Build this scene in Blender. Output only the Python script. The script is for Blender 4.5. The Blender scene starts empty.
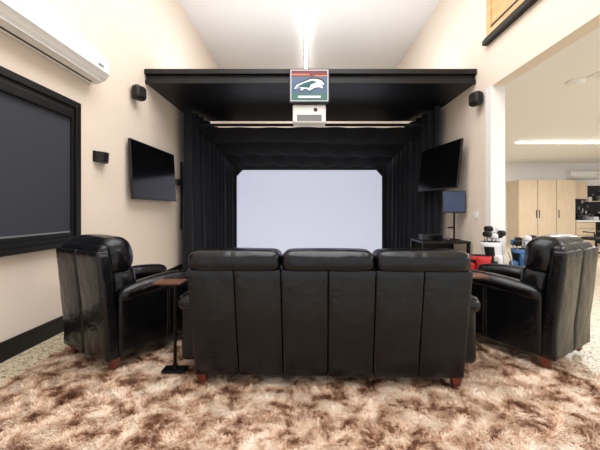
import bpy, bmesh, math, random
import numpy as np
from mathutils import Vector, Matrix
random.seed(4); rng=np.random.default_rng(4)
S=bpy.context.scene
COL=S.collection
try:
    S.view_settings.view_transform='Standard'
except Exception: pass

# ---------------- materials ----------------
def lin(c):
    out=[]
    for v in c:
        v=v/255.0
        out.append(v/12.92 if v<=0.04045 else ((v+0.055)/1.055)**2.4)
    return (*out,1.0)
def mat(name,col,rough=0.5,metal=0.0,bump=0.0,bscale=50,emit=None,es=0,spec=0.5,var=0.0,vscale=3.0,coat=0):
    m=bpy.data.materials.new(name); m.use_nodes=True
    nt=m.node_tree; b=nt.nodes['Principled BSDF']
    b.inputs['Base Color'].default_value=lin(col)
    b.inputs['Roughness'].default_value=rough
    b.inputs['Metallic'].default_value=metal
    b.inputs['Specular IOR Level'].default_value=spec
    b.inputs['Coat Weight'].default_value=coat
    if emit:
        b.inputs['Emission Color'].default_value=lin(emit); b.inputs['Emission Strength'].default_value=es
    tc=nt.nodes.new('ShaderNodeTexCoord')
    if bump>0:
        n=nt.nodes.new('ShaderNodeTexNoise'); n.inputs['Scale'].default_value=bscale; n.inputs['Detail'].default_value=4
        nt.links.new(tc.outputs['Object'],n.inputs['Vector'])
        bp=nt.nodes.new('ShaderNodeBump'); bp.inputs['Strength'].default_value=bump; bp.inputs['Distance'].default_value=0.02
        nt.links.new(n.outputs['Fac'],bp.inputs['Height']); nt.links.new(bp.outputs['Normal'],b.inputs['Normal'])
    if var>0:
        n=nt.nodes.new('ShaderNodeTexNoise'); n.inputs['Scale'].default_value=vscale; n.inputs['Detail'].default_value=3
        nt.links.new(tc.outputs['Object'],n.inputs['Vector'])
        r=nt.nodes.new('ShaderNodeValToRGB')
        c=lin(col); r.color_ramp.elements[0].position=0.3; r.color_ramp.elements[1].position=0.7
        r.color_ramp.elements[0].color=tuple(v*(1-var) for v in c[:3])+(1,)
        r.color_ramp.elements[1].color=tuple(min(1,v*(1+var)) for v in c[:3])+(1,)
        nt.links.new(n.outputs['Fac'],r.inputs['Fac']); nt.links.new(r.outputs['Color'],b.inputs['Base Color'])
    return m
def ramp(nt,stops,interp='LINEAR'):
    r=nt.nodes.new('ShaderNodeValToRGB'); cr=r.color_ramp; cr.interpolation=interp
    while len(cr.elements)<len(stops): cr.elements.new(0.5)
    for e,(p,c) in zip(cr.elements,stops): e.position=p; e.color=lin(c)
    return r

M_wall=mat('wall_paint',(235,222,209),0.85,bump=0.03,bscale=90,var=0.015,vscale=2)
M_white=mat('white_paint',(240,240,241),0.8,bump=0.02,bscale=80)
M_ceil=mat('ceiling_paint',(240,240,240),0.9,bump=0.02,bscale=70)
M_black=mat('black_trim',(12,12,14),0.45,bump=0.02,bscale=60,spec=0.4)
M_soffit=mat('soffit_black',(9,10,16),0.42,bump=0.02,bscale=40,spec=0.4)
M_matte=mat('black_matte',(11,11,13),0.8)
M_shade=mat('roller_shade',(49,53,63),0.8,bump=0.15,bscale=400)
M_plast=mat('white_plastic',(240,240,239),0.4,bump=0.01,bscale=30)
M_grey=mat('grey_plastic',(120,122,125),0.5,bump=0.01,bscale=30)
M_curt=mat('curtain_cloth',(21,24,34),0.75,bump=0.1,bscale=120,spec=0.3)
M_curt.node_tree.nodes['Principled BSDF'].inputs['Sheen Weight'].default_value=0.08
M_top=mat('baffle_cloth',(11,12,16),0.85,bump=0.1,bscale=120,spec=0.3)
M_foot=mat('foot_wood',(104,45,30),0.35,var=0.3,vscale=20)
M_tv=mat('tv_glass',(8,8,10),0.12,bump=0.002,bscale=5,spec=0.4)
M_bez=mat('tv_bezel',(15,15,16),0.4,bump=0.01)
M_screen=mat('projection_screen',(210,212,226),0.9,emit=(212,217,240),es=0.64,bump=0.02,bscale=6)  # emission stands in for projector light reflected by the cloth
M_strip=mat('strip_light',(255,255,255),0.5,emit=(255,250,240),es=8)
M_metal=mat('dark_metal',(28,28,30),0.4,0.8,bump=0.01)
M_pboard=mat('pegboard_black',(26,27,30),0.6,bump=0.02)
M_chrome=mat('chrome',(200,200,205),0.2,1.0,bump=0.005)
M_red=mat('red_nylon',(185,30,32),0.6,bump=0.05)
M_blue=mat('blue_nylon',(62,108,158),0.6,bump=0.05)
M_wnyl=mat('white_nylon',(215,215,218),0.5,bump=0.05)
M_orange=mat('logo_orange',(190,105,72),0.5,emit=(190,105,72),es=0.2)
M_maroon=mat('logo_maroon',(100,44,50),0.5,emit=(100,44,50),es=0.2)
M_navy=mat('logo_navy',(70,92,120),0.5,emit=(70,92,120),es=0.2)
M_green=mat('logo_green',(14,80,84),0.5,emit=(14,80,84),es=0.2)
M_grass=mat('logo_teal',(58,100,96),0.5,emit=(58,100,96),es=0.2)
M_lwhite=mat('logo_white',(205,212,220),0.5,emit=(205,212,220),es=0.2)
M_monblue=mat('monitor_blue',(48,62,92),0.3,emit=(48,62,92),es=0.3)

def leather():
    m=mat('black_leather',(9,9,12),0.26,spec=0.42)
    nt=m.node_tree; b=nt.nodes['Principled BSDF']
    b.inputs['Specular Tint'].default_value=(0.88,0.93,1.0,1)
    tc=nt.nodes.new('ShaderNodeTexCoord')
    n1=nt.nodes.new('ShaderNodeTexNoise'); n1.inputs['Scale'].default_value=7; n1.inputs['Detail'].default_value=3; n1.inputs['Distortion'].default_value=0.5
    v=nt.nodes.new('ShaderNodeTexVoronoi'); v.inputs['Scale'].default_value=160
    nt.links.new(tc.outputs['Object'],n1.inputs['Vector']); nt.links.new(tc.outputs['Object'],v.inputs['Vector'])
    b1=nt.nodes.new('ShaderNodeBump'); b1.inputs['Strength'].default_value=0.38; b1.inputs['Distance'].default_value=0.03
    b2=nt.nodes.new('ShaderNodeBump'); b2.inputs['Strength'].default_value=0.08; b2.inputs['Distance'].default_value=0.004
    nt.links.new(n1.outputs['Fac'],b1.inputs['Height']); nt.links.new(v.outputs['Distance'],b2.inputs['Height'])
    nt.links.new(b1.outputs['Normal'],b2.inputs['Normal']); nt.links.new(b2.outputs['Normal'],b.inputs['Normal'])
    return m
M_leath=leather()

def wood(name,c1,c2,scale=3,axis='Z'):
    m=mat(name,c1,0.45); nt=m.node_tree; b=nt.nodes['Principled BSDF']
    tc=nt.nodes.new('ShaderNodeTexCoord'); mp=nt.nodes.new('ShaderNodeMapping')
    s=[14,14,14]; s['XYZ'.index(axis)]=1.2
    mp.inputs['Scale'].default_value=s
    n=nt.nodes.new('ShaderNodeTexNoise'); n.inputs['Scale'].default_value=scale; n.inputs['Detail'].default_value=5; n.inputs['Distortion'].default_value=0.6
    r=ramp(nt,[(0.3,c1),(0.7,c2)])
    nt.links.new(tc.outputs['Object'],mp.inputs['Vector']); nt.links.new(mp.outputs['Vector'],n.inputs['Vector'])
    nt.links.new(n.outputs['Fac'],r.inputs['Fac']); nt.links.new(r.outputs['Color'],b.inputs['Base Color'])
    return m
M_maple=wood('maple_cabinet',(224,204,178),(210,188,160),2)
M_pine=wood('pine',(226,190,140),(204,158,104),2,'Y')
M_walnut=wood('table_wood',(112,70,50),(78,48,34),3,'Y')

def floor_mat():
    m=mat('epoxy_flake_floor',(200,190,170),0.35); nt=m.node_tree; b=nt.nodes['Principled BSDF']
    tc=nt.nodes.new('ShaderNodeTexCoord')
    v=nt.nodes.new('ShaderNodeTexVoronoi'); v.inputs['Scale'].default_value=75
    nt.links.new(tc.outputs['Object'],v.inputs['Vector'])
    sp=nt.nodes.new('ShaderNodeSeparateColor'); nt.links.new(v.outputs['Color'],sp.inputs['Color'])
    r=ramp(nt,[(0.0,(118,104,82)),(0.16,(186,170,140)),(0.4,(206,192,164)),(0.75,(222,210,186))],'CONSTANT')
    nt.links.new(sp.outputs['Red'],r.inputs['Fac']); nt.links.new(r.outputs['Color'],b.inputs['Base Color'])
    return m
M_floor=floor_mat()

def rug_mat():
    m=mat('shag_rug',(180,150,130),0.9,spec=0.15); nt=m.node_tree; b=nt.nodes['Principled BSDF']
    tc=nt.nodes.new('ShaderNodeTexCoord'); mp=nt.nodes.new('ShaderNodeMapping'); mp.inputs['Scale'].default_value=(1,1.15,0.0)
    nt.links.new(tc.outputs['Object'],mp.inputs['Vector'])
    n=nt.nodes.new('ShaderNodeTexNoise'); n.inputs['Scale'].default_value=5.2; n.inputs['Detail'].default_value=8; n.inputs['Roughness'].default_value=0.73; n.inputs['Distortion'].default_value=0.4
    nt.links.new(mp.outputs['Vector'],n.inputs['Vector'])
    r=ramp(nt,[(0.34,(76,48,35)),(0.415,(126,89,68)),(0.47,(194,158,132)),(0.535,(229,204,181)),(0.64,(248,234,219))])
    nt.links.new(n.outputs['Fac'],r.inputs['Fac'])
    nt.links.new(r.outputs['Color'],b.inputs['Base Color'])
    return m
M_rug=rug_mat()

# ---------------- helpers ----------------
def empty(name,loc=(0,0,0),rz=0):
    e=bpy.data.objects.new(name,None); e.empty_display_size=0.1; e.location=loc; e.rotation_euler=(0,0,math.radians(rz)); COL.objects.link(e); return e
def obj_from_bm(name,bm,mats,parent=None,smooth=False):
    me=bpy.data.meshes.new(name); bm.normal_update(); bm.to_mesh(me); bm.free()
    if not isinstance(mats,(list,tuple)): mats=[mats]
    for m in mats: me.materials.append(m)
    if smooth:
        for p in me.polygons: p.use_smooth=True
    o=bpy.data.objects.new(name,me); COL.objects.link(o)
    if parent: o.parent=parent
    return o
def add_box(bm,x0,x1,y0,y1,z0,z1,mi=0):
    r=bmesh.ops.create_cube(bm,size=1)
    vs=r['verts']
    for v in vs:
        v.co=Vector(((x0+x1)/2+v.co.x*(x1-x0),(y0+y1)/2+v.co.y*(y1-y0),(z0+z1)/2+v.co.z*(z1-z0)))
    fs=set(f for v in vs for f in v.link_faces)
    for f in fs: f.material_index=mi
    return vs
def boxes(name,lst,mats,parent=None,bevel=0.0):
    bm=bmesh.new()
    for b in lst:
        add_box(bm,*b[:6],mi=(b[6] if len(b)>6 else 0))
    o=obj_from_bm(name,bm,mats,parent)
    if bevel>0:
        md=o.modifiers.new('bevel','BEVEL'); md.width=bevel; md.segments=3; md.limit_method='ANGLE'
    return o
def box(name,x0,x1,y0,y1,z0,z1,m,parent=None,bevel=0.0):
    return boxes(name,[(x0,x1,y0,y1,z0,z1)],m,parent,bevel)
def pad(name,half,loc,r,m,parent=None,puff=(0,0,0),f=None,cuts=13,rot=None,wr=0.0):
    bm=bmesh.new(); bmesh.ops.create_cube(bm,size=2)
    bmesh.ops.subdivide_edges(bm,edges=bm.edges[:],cuts=cuts,use_grid_fill=True)
    h=Vector(half); ph=random.random()*10
    for v in bm.verts:
        t=v.co.copy(); p=Vector([ (1 if t[i]>=0 else -1)*(1-(1-min(1,abs(t[i])))**1.7)*h[i] for i in range(3)])
        q=Vector([max(-(h[i]-r),min(h[i]-r,p[i])) for i in range(3)])
        d=p-q
        if d.length>1e-7: p=q+d.normalized()*r
        u=[p[i]/h[i] for i in range(3)]
        for i in range(3):
            j,k=(i+1)%3,(i+2)%3
            p[i]+=puff[i]*u[i]*(1-u[j]**2)*(1-u[k]**2)
        if wr>0:
            w=wr*(math.sin(p.x*23+ph)*math.sin(p.z*31+ph*2)+0.6*math.sin(p.x*47+p.z*13+ph))
            p.y+=w
        if f: p=f(p+Vector(loc))-Vector(loc)
        v.co=p
    o=obj_from_bm(name,bm,m,parent,True); o.location=loc
    if rot: o.rotation_euler=rot
    return o
def cyl(name,p0,p1,r0,r1,m,parent=None,seg=20):
    p0=Vector(p0);p1=Vector(p1); d=p1-p0
    bm=bmesh.new(); bmesh.ops.create_cone(bm,cap_ends=True,segments=seg,radius1=r0,radius2=r1,depth=d.length)
    q=d.to_track_quat('Z','Y').to_matrix().to_4x4(); q.translation=(p0+p1)/2
    bmesh.ops.transform(bm,matrix=q,verts=bm.verts)
    o=obj_from_bm(name,bm,m,parent,True)
    md=o.modifiers.new('e','EDGE_SPLIT'); md.split_angle=math.radians(40)
    return o
def tube(name,pts,r,m,parent=None,cyc=False):
    cu=bpy.data.curves.new(name,'CURVE'); cu.dimensions='3D'; cu.bevel_depth=r; cu.bevel_resolution=3; cu.use_fill_caps=True
    s=cu.splines.new('POLY'); s.points.add(len(pts)-1)
    for i,p in enumerate(pts): s.points[i].co=(*p,1)
    s.use_cyclic_u=cyc
    cu.materials.append(m)
    o=bpy.data.objects.new(name,cu); COL.objects.link(o)
    if parent:o.parent=parent
    return o
def poly(name,pts,m,parent=None,thick=0):
    bm=bmesh.new(); vs=[bm.verts.new(p) for p in pts]; bm.faces.new(vs)
    return obj_from_bm(name,bm,m,parent)
def sheet(name,P,nu,nv,m,parent=None):
    bm=bmesh.new(); g=[[bm.verts.new(P(i/nu,j/nv)) for j in range(nv+1)] for i in range(nu+1)]
    for i in range(nu):
        for j in range(nv): bm.faces.new((g[i][j],g[i+1][j],g[i+1][j+1],g[i][j+1]))
    return obj_from_bm(name,bm,m,parent,True)

# ---------------- room shell ----------------
XL,XR=-2.6,2.78; YB=9.5; ZC=5.6; ZG=3.15
box('floor',XL-0.15,13.0,-2,12.0,-0.1,0,M_floor)
box('wall_left',XL-0.15,XL,-2,YB,0,ZC,M_wall)
box('wall_back',XL-0.15,XR+0.19,YB,YB+0.15,0,ZC,M_wall)
boxes('wall_right',[(XR,XR+0.19,4.5,YB,0,ZC),(XR,XR+0.19,-2,4.5,ZG,ZC)],M_wall)
box('ceiling',XL-0.15,XR+0.19,-2,YB+0.15,ZC,ZC+0.1,M_ceil)
box('ceiling_garage',XR+0.19,13.0,-2,11.8,ZG,ZG+0.1,M_ceil)
box('wall_garage_back',XR+0.19,13.0,11.8,11.95,0,ZG,M_white)
box('wall_garage_right',13.0,13.15,-2,11.95,0,ZG,M_white)
boxes('trim_1',[(XR-0.012,XR+0.202,4.47,4.5,0,ZG),(XR-0.012,XR+0.0,4.5,4.6,0,ZG)],M_white)
box('baseboard_left',XL,XL+0.02,-2,YB,0,0.17,M_black,bevel=0.004)
box('baseboard_right',XR-0.02,XR,4.61,YB,0,0.17,M_black,bevel=0.004)
box('baseboard_garage',XR+0.2,6.0,11.78,11.8,0,0.12,M_black)

# windows on left wall
def window(name,y0,y1,z0,z1):
    e=empty(name,(XL,(y0+y1)/2,(z0+z1)/2)); hy=(y1-y0)/2; hz=(z1-z0)/2; w=0.07
    fr=[]
    for t0,t1,d in ((0,w,0.05),(w,w+0.04,0.03)):
        fr+=[(0.0,d,-hy+t0,-hy+t1,-hz+t0,hz-t0),(0.0,d,hy-t1,hy-t0,-hz+t0,hz-t0),
             (0.0,d,-hy+t1,hy-t1,hz-t1,hz-t0),(0.0,d,-hy+t1,hy-t1,-hz+t0,-hz+t1)]
    boxes('frame',fr,M_black,e,0.004)
    box('sill',0,0.08,-hy-0.03,hy+0.03,-hz-0.03,-hz+0.02,M_black,e,0.004)
    box('roller_shade_fabric',0.002,0.008,-hy+0.11,hy-0.11,-hz+0.11,hz-0.11,M_shade,e)
    box('shade_cassette',0.0,0.045,-hy+0.11,hy-0.11,hz-0.20,hz-0.11,M_black,e,0.01)
    box('shade_bottom_bar',0.005,0.018,-hy+0.115,hy-0.115,-hz+0.115,-hz+0.13,M_grey,e)
window('window_1',1.6,3.42,0.94,2.51)
window('window_2',6.25,7.5,0.94,2.30)

# mini split AC
def minisplit(name,loc,L,rz=0):
    e=empty(name,loc,rz)
    prof=[(0,0.0),(0.10,0.0),(0.20,0.05),(0.235,0.10),(0.24,0.26),(0.215,0.305),(0.16,0.32),(0,0.32)]
    bm=bmesh.new(); a=[bm.verts.new((x,-L/2,z)) for x,z in prof]; b=[bm.verts.new((x,L/2,z)) for x,z in prof]
    n=len(prof)
    for i in range(n): bm.faces.new((a[i],a[(i+1)%n],b[(i+1)%n],b[i]))
    bm.faces.new(a[::-1]); bm.faces.new(b); bmesh.ops.recalc_face_normals(bm,faces=bm.faces)
    o=obj_from_bm('housing',bm,M_plast,e); md=o.modifiers.new('b','BEVEL'); md.width=0.012; md.segments=3
    boxes('louver',[(0.12,0.19,-L/2+0.08,L/2-0.08,0.004,0.012)],M_plast,e,0.003)
    boxes('vent_slot',[(0.06,0.085,-L/2+0.08,L/2-0.08,-0.003,0.002)],M_metal,e)
    box('seam',0.238,0.242,-L/2+0.01,L/2-0.01,0.098,0.102,M_grey,e)
    box('display_badge',0.238,0.243,L/2-0.2,L/2-0.12,0.15,0.17,M_grey,e)
    return e
minisplit('air_conditioner',(XL,2.96,2.82),1.35)

# ---------------- simulator soffit ----------------
e=empty('golf_bay_soffit',(0,0,0))
box('soffit_body',XL+0.002,XR-0.002,4.9,7.0,3.37,3.56,M_soffit,e)
box('soffit_lip',XL+0.003,XR-0.003,4.84,4.93,3.50,3.58,M_soffit,e,0.006)
box('soffit_bottom_trim',XL+0.003,XR-0.003,4.87,4.93,3.355,3.42,M_soffit,e,0.006)
box('soffit_cap',XL+0.003,XR-0.003,4.93,7.0,3.56,3.575,M_soffit,e)
# fascia monitor
e=empty('fascia_monitor',(0.07,4.80,3.28))
boxes('bezel',[(-0.32,0.32,-0.03,0.03,-0.27,0.27)],M_bez,e,0.008)
boxes('image_border',[(-0.30,0.30,-0.032,-0.029,-0.25,0.25)],M_lwhite,e)
boxes('image_bg',[(-0.288,0.288,-0.034,-0.031,0.14,0.238,0),(-0.288,0.288,-0.034,-0.031,-0.12,0.14,3),(-0.288,0.288,-0.034,-0.031,-0.238,-0.12,1),(-0.285,0.0,-0.035,-0.031,0.16,0.185,2),(0.08,0.285,-0.035,-0.031,0.145,0.165,2)],[M_maroon,M_grass,M_orange,M_navy],e)
bird=[(-0.25,-0.06),(-0.2,0.01),(-0.1,0.05),(0.02,0.10),(0.13,0.10),(0.2,0.07),(0.24,0.02),(0.2,0.0),(0.22,-0.05),(0.15,-0.03),(0.08,-0.04),(0.0,-0.09),(-0.06,-0.05),(-0.14,-0.09),(-0.14,-0.04)]
poly('eagle_logo_outline',[(x*1.08,-0.0365,z*1.25) for x,z in bird],M_bez,e)
poly('eagle_logo',[(x,-0.038,z) for x,z in bird],M_lwhite,e)
poly('eagle_wing',[(x,-0.040,z) for x,z in [(-0.22,-0.04),(-0.1,0.03),(0.05,0.075),(0.12,0.05),(0.02,0.01),(0.0,-0.04),(-0.1,-0.03)]],M_green,e)
box('caption_bar',-0.18,0.18,-0.038,-0.034,-0.20,-0.165,M_lwhite,e)
box('hanger_arm',-0.04,0.04,0.03,0.075,-0.1,0.2,M_black,e)
e=empty('launch_monitor',(0.07,4.98,2.86))
pad('housing',(0.27,0.13,0.15),(0,0,0),0.03,M_plast,e)
box('sensor_window',-0.2,0.2,-0.134,-0.128,-0.12,-0.02,M_grey,e,0.002)
cyl('lens',(0.1,-0.13,0.06),(0.1,-0.14,0.06),0.03,0.03,M_bez,e)
cyl('hanger_pole',(0,0,0.15),(0,0,0.51),0.03,0.03,M_black,e)
box('hanger_plate',-0.1,0.1,-0.08,0.08,0.49,0.508,M_black,e)

# ---------------- enclosure ----------------
def curtain(name,p0,p1,z0,z1,waves,amp,seed=0,inward=1):
    p0=Vector((*p0,0));p1=Vector((*p1,0)); d=(p1-p0); n=Vector((-d.y,d.x,0)).normalized()
    rr=random.Random(seed); ph=[rr.uniform(0,6.28) for _ in range(6)]
    def P(u,v):
        z=z0+(z1-z0)*v
        s=math.sin(u*waves*6.283+0.9*math.sin(u*9+ph[0])+0.3*math.sin(v*3+ph[1]))
        w=amp*(math.copysign(abs(s)**0.7,s)+0.25*math.sin(u*waves*2.3*6.283+ph[2]))
        w*=(1.0-0.3*v)
        p=p0+d*u+n*w
        return (p.x,p.y,z)
    return sheet(name,P,waves*16,10,M_curt)
curtain('curtain_panel',(-2.36,5.95),(-2.06,8.4),0.03,3.33,10,0.085,1)
curtain('curtain_panel',(2.62,5.85),(2.30,8.4),0.03,3.33,10,0.085,2)
def topcloth(u,v):
    y=6.25+(8.40-6.25)*v; hw0=-2.20+(0.25)*v; hw1=2.46-0.28*v
    x=hw0+(hw1-hw0)*u
    z=3.03+(2.50-3.03)*v - 0.045*abs(math.sin(v*math.pi*3.0+0.25*math.sin(u*6)))
    z+=0.015*math.sin(u*44+3*math.sin(v*5))*(0.4+v)
    return (x,y,z)
sheet('ceiling_baffle_cloth',topcloth,110,60,M_top)
e=empty('impact_screen',(0,0,0))
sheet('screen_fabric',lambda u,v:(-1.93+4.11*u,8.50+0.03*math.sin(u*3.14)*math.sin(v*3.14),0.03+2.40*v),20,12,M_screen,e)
boxes('screen_frame',[(-2.06,-1.93,8.44,8.56,0,2.56),(2.18,2.31,8.44,8.56,0,2.56),(-1.93,2.18,8.44,8.56,2.43,2.56)],M_matte,e)
box('frame_backing',-2.25,2.5,8.6,8.63,0,3.0,M_matte,e)
for s,x in ((1,-1.93),(-1,2.18)):
    bm=bmesh.new(); q=[bm.verts.new(p) for p in [(x,8.47,2.43),(x+s*0.17,8.47,2.43),(x,8.47,2.24)]]
    bm.faces.new(q); obj_from_bm('corner_gusset',bm,M_matte,e)
cyl('enclosure_rail',(-2.19,6.21,3.06),(2.44,6.21,3.06),0.03,0.03,M_matte)  # front rail of the enclosure, along the baffle cloth edge

# ridge strip light
e=empty('ceiling_strip_light',(0.03,7.75,5.57))
box('diffuser',-0.035,0.035,-1.25,1.25,-0.05,-0.01,M_strip,e,0.006)
box('backplate',-0.05,0.05,-1.28,1.28,-0.01,0.028,M_white,e)

# ---------------- TVs ----------------
def tv(name,loc,w,h,rz,rx,M=M_tv,ry=0):
    e=empty(name,loc); e.rotation_euler=(math.radians(rx),math.radians(ry),math.radians(rz))
    boxes('panel',[(-w/2,w/2,-0.02,0.02,-h/2,h/2)],M_bez,e,0.006)
    box('screen_glass',-w/2+0.012,w/2-0.012,-0.0225,-0.019,-h/2+0.02,h/2-0.012,M,e)
    boxes('rear_housing',[(-w*0.3,w*0.3,0.02,0.05,-h*0.35,h*0.2)],M_bez,e,0.01)
    return e
e=tv('wall_tv',(-2.49,4.99,1.90),1.34,0.88,88,-3)
box('wall_bracket',-0.15,0.15,0.05,0.085,-0.15,0.15,M_black,e)
a=math.degrees(math.atan2(2.60-2.38,-(5.03-6.2)))
e=tv('wall_tv',(2.49,5.6,2.09),1.17,0.84,-90+a,-7)
box('wall_bracket',-0.05,0.05,0.05,0.22,-0.05,0.05,M_black,e)
e=tv('computer_monitor',(2.58,5.2,1.44),0.36,0.38,-30,0,M_monblue)
box('stand_arm',-0.02,0.02,0.05,0.08,-0.2,0.05,M_metal,e)
cyl('stand_pole',(0,0.065,-0.655),(0,0.065,0.05),0.015,0.015,M_metal,e)
box('stand_base',-0.08,0.08,0.0,0.13,-0.66,-0.645,M_metal,e)

# speakers / sconces
def speaker(name,loc,rz):
    e=empty(name,loc,rz)
    pad('cabinet',(0.075,0.10,0.11),(0.11,0,0),0.06,M_black,e)
    box('grille',0.184,0.188,-0.05,0.05,-0.06,0.06,M_matte,e,0.002)
    box('bracket',0.0,0.06,-0.02,0.02,-0.03,0.03,M_black,e)
speaker('wall_speaker',(XL,4.55,3.06),-20)
speaker('wall_speaker',(XR,4.74,3.04),200)
def sconce(name,loc,s=1):
    e=empty(name,loc)
    bm=bmesh.new(); n=14; H=0.07*s
    b=[];t=[]
    for i in range(n+1):
        a=-math.pi/2+math.pi*i/n
        b.append(bm.verts.new((0.02+0.09*s*math.cos(a),0.11*s*math.sin(a),-H))); t.append(bm.verts.new((0.02+0.10*s*math.cos(a),0.12*s*math.sin(a),H)))
    for i in range(n): bm.faces.new((b[i],b[i+1],t[i+1],t[i]))
    bm.faces.new(b); bm.faces.new((b[0],t[0],t[n],b[n]))
    bmesh.ops.recalc_face_normals(bm,faces=bm.faces)
    obj_from_bm('half_round_shade',bm,M_black,e)
    box('back_plate',0,0.02,-0.12*s,0.12*s,-H,H,M_black,e)
    box('top_rim',0.0,0.025,-0.12*s,0.12*s,H,H+0.006,M_black,e)
sconce('wall_sconce',(XL,3.78,1.96),0.9)
sconce('wall_sconce',(XL,6.02,1.86),0.8)
e=empty('light_switch',(XR,4.86,1.22))
box('plate',-0.008,0,-0.06,0.06,-0.06,0.06,M_plast,e,0.002); box('rocker_1',-0.012,-0.008,-0.04,-0.01,-0.035,0.035,M_white,e); box('rocker_2',-0.012,-0.008,0.01,0.04,-0.035,0.035,M_white,e)

# pine loft window on right wall
e=empty('loft_window_pine',(XR,3.4,0))
boxes('black_ledge',[(-0.08,0,-1.5,1.18,3.80,3.87),(-0.06,0,-1.5,1.16,3.87,3.90)],M_black,e,0.004)
boxes('pine_panel',[(-0.03,0,-1.45,1.12,3.90,5.3)],M_pine,e)
boxes('pine_mullion',[(-0.05,-0.03,1.02,1.12,3.90,5.3),(-0.05,-0.03,-1.4,1.02,3.90,3.98)],M_pine,e,0.004)
boxes('black_stile',[(-0.045,-0.03,-1.4,1.02,3.98,4.02)],M_black,e)

# ---------------- rug ----------------
def make_rug():
    x0,x1,y0,y1=-2.22,2.28,0.6,3.55
    N=240000
    X=rng.uniform(x0,x1,N);Yy=rng.uniform(y0,y1,N)
    ang=2.4*np.sin(X*11.1+1.6*np.sin(Yy*9))+2.2*np.cos(Yy*13.3+1.4*np.sin(X*10))+rng.normal(0,0.6,N)
    ln=rng.uniform(0.026,0.055,N); hz=rng.uniform(0.016,0.032,N)
    dx,dy=np.cos(ang),np.sin(ang); w=rng.uniform(0.0016,0.003,N)
    P=np.zeros((N,5,3))
    P[:,0]=np.stack([X-dy*w,Yy+dx*w,np.full(N,0.008)],1)
    P[:,1]=np.stack([X+dy*w,Yy-dx*w,np.full(N,0.008)],1)
    mx,my=X+dx*ln*0.4,Yy+dy*ln*0.4
    P[:,2]=np.stack([mx+dy*w,my-dx*w,hz*0.9],1)
    P[:,3]=np.stack([mx-dy*w,my+dx*w,hz*0.9],1)
    P[:,4]=np.stack([X+dx*ln,Yy+dy*ln,hz*0.9],1)
    verts=P.reshape(-1,3); base=np.arange(N)*5
    T=np.stack([base,base+1,base+2, base,base+2,base+3, base+3,base+2,base+4],1).reshape(-1)
    nb=len(verts)
    bk=np.array([[x0,y0,0.002],[x1,y0,0.002],[x1,y1,0.002],[x0,y1,0.002],[x0,y0,0.012],[x1,y0,0.012],[x1,y1,0.012],[x0,y1,0.012]])
    bt=np.array([4,5,6,4,6,7,0,2,1,0,3,2,0,1,5,0,5,4,1,2,6,1,6,5,2,3,7,2,7,6,3,0,4,3,4,7])+nb
    verts=np.vstack([verts,bk]); T=np.concatenate([T,bt])
    me=bpy.data.meshes.new('shag_rug'); me.vertices.add(len(verts)); me.vertices.foreach_set('co',verts.astype(np.float32).ravel())
    nt=len(T)//3; me.loops.add(len(T)); me.loops.foreach_set('vertex_index',T.astype(np.int32))
    me.polygons.add(nt); me.polygons.foreach_set('loop_start',np.arange(0,len(T),3,dtype=np.int32))
    try: me.polygons.foreach_set('loop_total',np.full(nt,3,dtype=np.int32))
    except Exception: pass
    me.update(calc_edges=True); me.validate()
    me.materials.append(M_rug)
    o=bpy.data.objects.new('shag_rug',me); COL.objects.link(o)
make_rug()
RZ=0.029

def foot(name,x,y,parent,h=0.10,w=0.035,top=0.045):
    bm=bmesh.new(); vs=add_box(bm,x-w,x+w,y-w,y+w,0,h)
    for v in vs:
        k=1.0 if v.co.z>h/2 else 0.72
        v.co.x=x+(v.co.x-x)*k*top/w if v.co.z>h/2 else x+(v.co.x-x)*k
        v.co.y=y+(v.co.y-y)*k
    o=obj_from_bm(name,bm,M_foot,parent); md=o.modifiers.new('b','BEVEL'); md.width=0.004
# ---------------- sofa ----------------
e=empty('leather_sofa',(0.165,2.15,RZ),-1.6)
def tp(p):
    k=0.95+0.05*min(1,max(0,(p.z-0.1)/0.75)); return Vector((p.x*k,p.y-0.03*(p.z-0.1)/0.8,p.z))
W=1.02
box('back_core',-0.93,0.93,0.04,0.16,0.12,0.84,M_leath,e)
xs=[-W+i*2*W/6 for i in range(7)]
for i in range(6):
    a,b=xs[i],xs[i+1]
    pad('back_panel_%d'%(i+1),((b-a)/2-0.0005,0.065,0.385),((a+b)/2,0.07,0.455),0.014,M_leath,e,puff=(0,0.014,0),f=tp,wr=0.0012)
for i in range(3):
    a,b=xs[2*i],xs[2*i+2]
    pad('headrest_%d'%(i+1),((b-a)/2-0.004,0.125,0.078),((a+b)/2,0.095,0.895),0.06,M_leath,e,puff=(0.004,0.015,0.010),wr=0.0035)
    pad('back_cushion_%d'%(i+1),((b-a)/2-0.006,0.10,0.22),((a+b)/2,0.24,0.64),0.07,M_leath,e,puff=(0,0.03,0),wr=0.003)
    pad('seat_cushion_%d'%(i+1),((b-a)/2-0.006,0.33,0.09),((a+b)/2,0.60,0.42),0.06,M_leath,e,puff=(0,0.01,0.02))
box('seat_base',-0.96,0.96,0.14,0.90,0.09,0.34,M_leath,e,0.02)
for s,nm in ((-1,'left'),(1,'right')):
    pad('arm_'+nm,(0.105,0.37,0.235),(s*1.04,0.52,0.325),0.05,M_leath,e,puff=(0.015,0,0),wr=0.002)
    pad('arm_pad_'+nm,(0.125,0.385,0.06),(s*1.05,0.52,0.545),0.055,M_leath,e,puff=(0.008,0.01,0.008))
for x in (-0.93,0.93):
    for y in (0.06,0.86): foot('foot',x,y,e,0.105)

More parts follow.
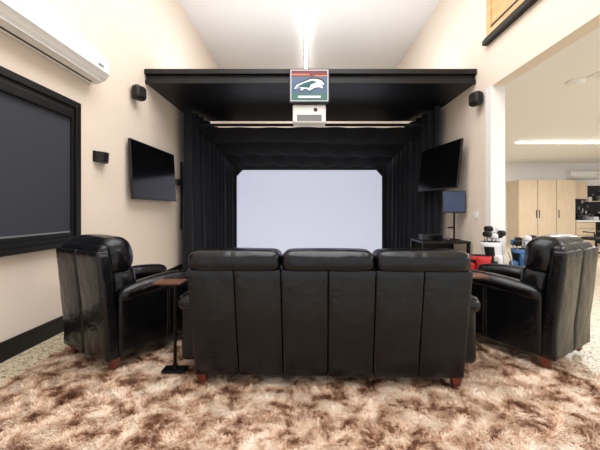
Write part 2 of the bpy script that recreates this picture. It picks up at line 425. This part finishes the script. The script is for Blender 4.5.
# ---------------- armchairs ----------------
def armchair(name,loc,rz):
    e=empty(name,loc,rz)
    def lean(p):
        return Vector((p.x*(1.0-0.11*max(0,(p.z-0.45))),p.y-0.10*max(0,p.z-0.30),p.z))
    for s in (-1,1):
        pad('back_shell_%s'%('l' if s<0 else 'r'),(0.176,0.05,0.435),(s*0.177,-0.40,0.515),0.022,M_leath,e,puff=(0,0.012,0),f=lean,wr=0.0015)
    pad('back_wrap',(0.335,0.045,0.10),(0,-0.37,0.89),0.04,M_leath,e,f=lean,puff=(0,0.01,0.01))
    pad('headrest_cushion',(0.325,0.125,0.155),(0,-0.26,0.89),0.10,M_leath,e,puff=(0.02,0.03,0.015),f=lean,wr=0.006)
    pad('lumbar_cushion',(0.30,0.12,0.17),(0,-0.235,0.64),0.09,M_leath,e,puff=(0.02,0.03,0),f=lean,wr=0.006)
    pad('seat_cushion',(0.24,0.35,0.09),(0,0.13,0.43),0.06,M_leath,e,puff=(0,0.02,0.025))
    pad('footrest_panel',(0.24,0.05,0.15),(0,0.46,0.27),0.04,M_leath,e,puff=(0,0.01,0))
    box('seat_base',-0.25,0.25,-0.34,0.42,0.09,0.34,M_leath,e,0.01)
    for s,nm in ((-1,'left'),(1,'right')):
        pad('arm_side_rear_'+nm,(0.055,0.225,0.245),(s*0.305,-0.135,0.330),0.018,M_leath,e,puff=(0.01,0,0),wr=0)
        pad('arm_side_front_'+nm,(0.055,0.205,0.245),(s*0.305,0.297,0.330),0.018,M_leath,e,puff=(0.01,0,0),wr=0)
        pad('arm_pad_'+nm,(0.08,0.43,0.055),(s*0.30,0.08,0.60),0.05,M_leath,e,puff=(0.008,0.012,0.02),f=lambda p:Vector((p.x,p.y,p.z+0.05*math.cos((p.y-0.15)*2.6)-0.04)),wr=0.003)
        for y in (-0.37,0.42): foot('foot_%s'%nm,s*0.30,y,e,0.095)
armchair('leather_armchair',(-1.62,2.88,RZ),-29)
armchair('leather_armchair',(2.03,2.90,RZ),30)

# ---------------- C side tables ----------------
def ctable(name,x,y,x0,x1,y0,y1,bx0,bx1,by0,by1):
    e=empty(name,(x,y,RZ)); x0-=x;x1-=x;y0-=y;y1-=y;bx0-=x;bx1-=x;by0-=y;by1-=y;x=y=0
    box('wood_top',x0,x1,y0,y1,0.68,0.698,M_walnut,e,0.005)
    box('top_rail',min(x,x0+0.05),max(x,x1-0.05),y-0.012,y+0.012,0.662,0.68,M_metal,e)
    cyl('post',(x,y,0.01),(x,y,0.68),0.013,0.013,M_metal,e)
    box('base_plate',bx0,bx1,by0,by1,0.0,0.02,M_metal,e,0.004)
    cyl('base_collar',(x,y,0.012),(x,y,0.05),0.024,0.018,M_metal,e)
ctable('side_table',-1.03,2.38,-1.20,-0.98,2.36,2.50,-1.12,-0.94,2.33,2.42)
ctable('side_table',1.42,2.72,1.33,1.60,2.58,2.74,1.38,1.48,2.66,2.90)

# ---------------- desk, pc ----------------
e=empty('computer_desk',(2.3,5.25,0))
box('top',-0.35,0.44,-0.3,0.3,0.74,0.78,M_black,e,0.004)
for x in (-0.33,0.41):
    for y in (-0.27,0.27): box('leg',x-0.02,x+0.02,y-0.02,y+0.02,0,0.74,M_metal,e)
box('modesty_panel',-0.31,0.39,0.24,0.26,0.3,0.74,M_black,e)
e=empty('computer_tower',(2.12,5.15,0.78))
boxes('case',[(-0.13,0.2,-0.1,0.1,0,0.11)],M_bez,e,0.01); box('front_glass',-0.12,0.19,-0.103,-0.1,0.01,0.1,M_tv,e)
e=empty('desk_lamp',(2.42,5.05,0.78))
cyl('base',(0,0,0),(0,0,0.015),0.05,0.05,M_metal,e); cyl('stem',(0,0,0.01),(0,0,0.22),0.008,0.008,M_chrome,e); pad('head',(0.05,0.02,0.015),(0.03,0,0.225),0.012,M_bez,e,cuts=5)

# ---------------- golf bags ----------------
def golf_bag(name,loc,rz,mb,mp,lean=0.12,clubs=True,hh=1.0,ms=None,mf=None):
    e=empty(name,loc,rz); ms=ms or mp; mf=mf or mp
    bm=bmesh.new(); prof=[(0.0,0.115),(0.03,0.125),(0.1,0.12),(0.4,0.125),(0.7,0.13),(0.80,0.14),(0.86,0.145),(0.86,0.115),(0.78,0.11)]
    n=24; rings=[]
    for z,r in prof: rings.append([bm.verts.new((r*math.cos(2*math.pi*i/n),0.85*r*math.sin(2*math.pi*i/n)+lean*z,z*hh)) for i in range(n)])
    for k in range(len(rings)-1):
        for i in range(n):
            f=bm.faces.new((rings[k][i],rings[k][(i+1)%n],rings[k+1][(i+1)%n],rings[k+1][i]))
            f.material_index=(1 if k in(0,6,7) else (2 if (i//4)%2 and k in (2,3,4) else 0))
    bm.faces.new(rings[0][::-1]); f=bm.faces.new(rings[-1]); f.material_index=1
    obj_from_bm('bag_body',bm,[mb,M_black,mp],e,True)
    pad('pocket_front',(0.085,0.05,0.16),(0,-0.10+lean*0.25,0.25),0.04,mp,e,puff=(0,0.02,0),cuts=7)
    pad('pocket_side',(0.045,0.07,0.22),(-0.13,lean*0.35,0.38),0.035,mb,e,puff=(0.01,0,0),cuts=7)
    pad('pocket_small',(0.08,0.045,0.11),(0,-0.10+lean*0.6,0.58),0.03,mf,e,puff=(0,0.02,0),cuts=7)
    tube('strap',[(0.12,0.1,0.75*hh),(0.2,0.08,0.6),(0.21,0.06,0.45),(0.13,0.04,0.3)],0.018,M_black,e)
    for s in (-1,1): tube('stand_leg',[(s*0.05,-0.11,0.74*hh),(s*0.17,-0.30,0.01)],0.008,M_chrome,e)
    if clubs:
        rr=random.Random(name+str(loc))
        for i in range(10):
            a=i*0.7; x,y=0.085*math.cos(a),0.06*math.sin(a)+lean*0.85; h=rr.uniform(0.90,1.03)*hh
            dx,dy=rr.uniform(-.05,.05),rr.uniform(-.04,.04)
            tube('shaft',[(x*0.7,y,0.74*hh),(x+dx,y+dy,h)],0.006,M_chrome,e)
            mh=[M_black,M_wnyl,M_chrome,M_black,ms][i%5]
            big=i%5 in(0,1,3)
            pad('club_head',(0.045 if big else 0.032,0.055 if big else 0.014,0.04),(x+dx+0.02,y+dy,h+0.01),0.032 if big else 0.013,mh,e,cuts=6)
    return e
golf_bag('golf_bag',(2.62,4.08,0),20,M_wnyl,M_black,ms=M_wnyl,mf=M_wnyl)
golf_bag('golf_bag',(2.34,3.95,0),-10,M_red,M_black,clubs=False,hh=0.80,mf=M_red)
golf_bag('golf_bag',(3.02,4.1,0),-15,M_blue,M_black,0.12,True,0.88,M_blue,M_blue)

# ---------------- garage ----------------
e=empty('storage_cabinet',(8.98,11.45,0))
boxes('carcass',[(-1.05,1.05,-0.30,0.34,0.0,2.42)],M_maple,e,0.004)
boxes('doors',[(-1.05+i*0.7+0.006,-1.05+(i+1)*0.7-0.006,-0.325,-0.302,0.1,2.41) for i in range(3)],M_maple,e,0.003)
boxes('handles',[(-0.41,-0.395,-0.35,-0.325,1.0,1.3),(-0.30,-0.285,-0.35,-0.325,1.0,1.3),(0.42,0.435,-0.35,-0.325,1.0,1.3)],M_metal,e)
boxes('door_gap_line',[(-0.355,-0.345,-0.328,-0.32,0.1,2.41),(0.345,0.355,-0.328,-0.32,0.1,2.41)],M_metal,e)
e=empty('workbench',(11.0,11.4,0))
boxes('countertop',[(-0.95,1.9,-0.35,0.38,0.86,0.92)],M_plast,e,0.005)
boxes('drawers',[(-0.93+i*0.7,-0.93+i*0.7+0.68,-0.30,-0.27,0.12+j*0.25,0.34+j*0.25) for i in (0,3) for j in range(3)],M_maple,e,0.004)
boxes('body',[(-0.94,-0.22,-0.27,0.38,0.0,0.86),(1.2,1.88,-0.27,0.38,0.0,0.86)],M_maple,e)
box('back_panel',-0.22,1.2,0.3,0.36,0.0,0.86,M_black,e)
e=empty('wall_shelf_cabinet',(10.85,11.75,0))
boxes('upper_cabinet',[(-0.8,-0.1,-0.32,0.0,1.72,2.36)],M_maple,e,0.004)
boxes('upper_doors',[(-0.79,-0.455,-0.34,-0.32,1.73,2.35),(-0.445,-0.11,-0.34,-0.32,1.73,2.35)],M_maple,e,0.003)
e=empty('pegboard',(11.1,11.78,0))
box('board',-1.05,1.85,-0.03,0.0,0.93,2.25,M_pboard,e)
rr=random.Random(3); L=[]
for i in range(46):
    x=rr.uniform(-0.9,1.7); z=rr.uniform(1.05,2.0); L.append((x,x+rr.uniform(0.02,0.07),-0.07,-0.03,z,z+rr.uniform(0.05,0.16),rr.choice([0,1,1,2,2,3])))
boxes('hanging_tools',L,[M_chrome,M_black,M_grey,M_wnyl],e)
box('shelf',-0.2,1.6,-0.25,-0.03,1.62,1.65,M_maple,e)
L=[(-0.15+i*0.2,-0.15+i*0.2+0.13,-0.2,-0.06,1.65,1.75+0.1*rr.random(),i%4) for i in range(8)]
boxes('shelf_boxes',L,[M_wnyl,M_black,M_grey,M_maple],e)
e=empty('bench_items',(11.0,11.35,0.92))
L=[(-0.8+i*0.3,-0.8+i*0.3+rr.uniform(.08,.2),-0.15,0.1,0,rr.uniform(.1,.25),i%4) for i in range(8)]
boxes('tool_boxes',L,[M_black,M_grey,M_wnyl,M_bez],e,0.01)
ac=minisplit('air_conditioner',(10.85,11.8,2.50),1.2,-90)
def office_chair(name,loc,rz):
    e=empty(name,loc,rz)
    pad('seat',(0.25,0.24,0.045),(0,0,0.5),0.04,M_black,e,cuts=7); pad('backrest',(0.24,0.035,0.28),(0,0.25,0.85),0.03,M_black,e,puff=(0,0.01,0),cuts=7)
    cyl('gas_lift',(0,0,0.1),(0,0,0.46),0.03,0.025,M_metal,e)
    for i in range(5):
        a=i*math.tau/5; tube('base_arm',[(0,0,0.12),(0.28*math.cos(a),0.28*math.sin(a),0.07)],0.02,M_bez,e)
        cyl('caster',(0.28*math.cos(a)-0.02,0.28*math.sin(a),0.03),(0.28*math.cos(a)+0.02,0.28*math.sin(a),0.03),0.03,0.03,M_bez,e,12)
    box('back_bracket',-0.03,0.03,0.0,0.27,0.44,0.46,M_bez,e); box('back_upright',-0.03,0.03,0.26,0.285,0.44,0.8,M_bez,e)
    for s in (-1,1): tube('armrest',[(s*0.24,0.1,0.5),(s*0.29,0.1,0.68),(s*0.29,-0.15,0.69)],0.02,M_bez,e)
office_chair('office_chair',(8.15,8.4,0),200)
e=empty('garage_strip_light',(6.9,8.0,ZG)); e.rotation_euler=(0,0,0)
box('diffuser',-1.25,1.0,-0.05,0.05,-0.07,-0.03,M_strip,e,0.006); box('backplate',-1.27,1.02,-0.07,0.07,-0.03,-0.001,M_white,e)
e=empty('ceiling_smoke_detector',(3.90,4.3,ZG))
cyl('base',(0,0,-0.02),(0,0,-0.001),0.13,0.13,M_plast,e); cyl('dome',(0,0,-0.06),(0,0,-0.02),0.08,0.11,M_plast,e)
e=empty('ceiling_vent',(4.05,4.05,ZG))
boxes('grille',[(-0.12,0.12,-0.14+i*0.04,-0.115+i*0.04,-0.015,-0.001) for i in range(7)]+[(-0.14,-0.12,-0.15,0.15,-0.015,-0.001),(0.12,0.14,-0.15,0.15,-0.015,-0.001)],M_plast,e)

# ---------------- lights ----------------
def area(name,loc,rot,sx,sy,p,c=(1,1,1)):
    l=bpy.data.lights.new(name,'AREA'); l.shape='RECTANGLE'; l.size=sx; l.size_y=sy; l.energy=p; l.color=c
    o=bpy.data.objects.new(name,l); o.location=loc; o.rotation_euler=rot; COL.objects.link(o)
area('room_fill_light',(0.1,2.2,5.55),(0,0,0),3.6,5.0,285,(1,0.985,0.96))  # added overhead fill for the room, kept out of frame; no known fixture
area('ceiling_fill_light',(0.1,6.0,3.62),(math.pi,0,0),4.6,1.2,60,(1,0.99,0.98))  # added upward fill to brighten the ceiling, hidden behind the fascia
area('garage_fill_light',(6.5,1.2,3.1),(0,0,0),4,3,260)  # added off-screen fill that brightens the garage
area('garage_tube_light',(8.0,8.0,3.05),(0,0,0),3,0.15,170)
area('ceiling_tube_light',(0.03,7.75,5.5),(0,0,0),0.1,2.5,45,(1,0.98,0.95))
w=bpy.data.worlds.new('World'); S.world=w; w.use_nodes=True
w.node_tree.nodes['Background'].inputs['Color'].default_value=(1,0.99,0.975,1)
w.node_tree.nodes['Background'].inputs['Strength'].default_value=1.15

cam=bpy.data.cameras.new('cam'); cam.sensor_width=36; cam.lens=18; cam.shift_x=-5/600; cam.shift_y=-15/600; cam.clip_start=0.05
co=bpy.data.objects.new('camera',cam); co.location=(0,0,1.3); co.rotation_euler=(math.radians(90),0,0); COL.objects.link(co); S.camera=co
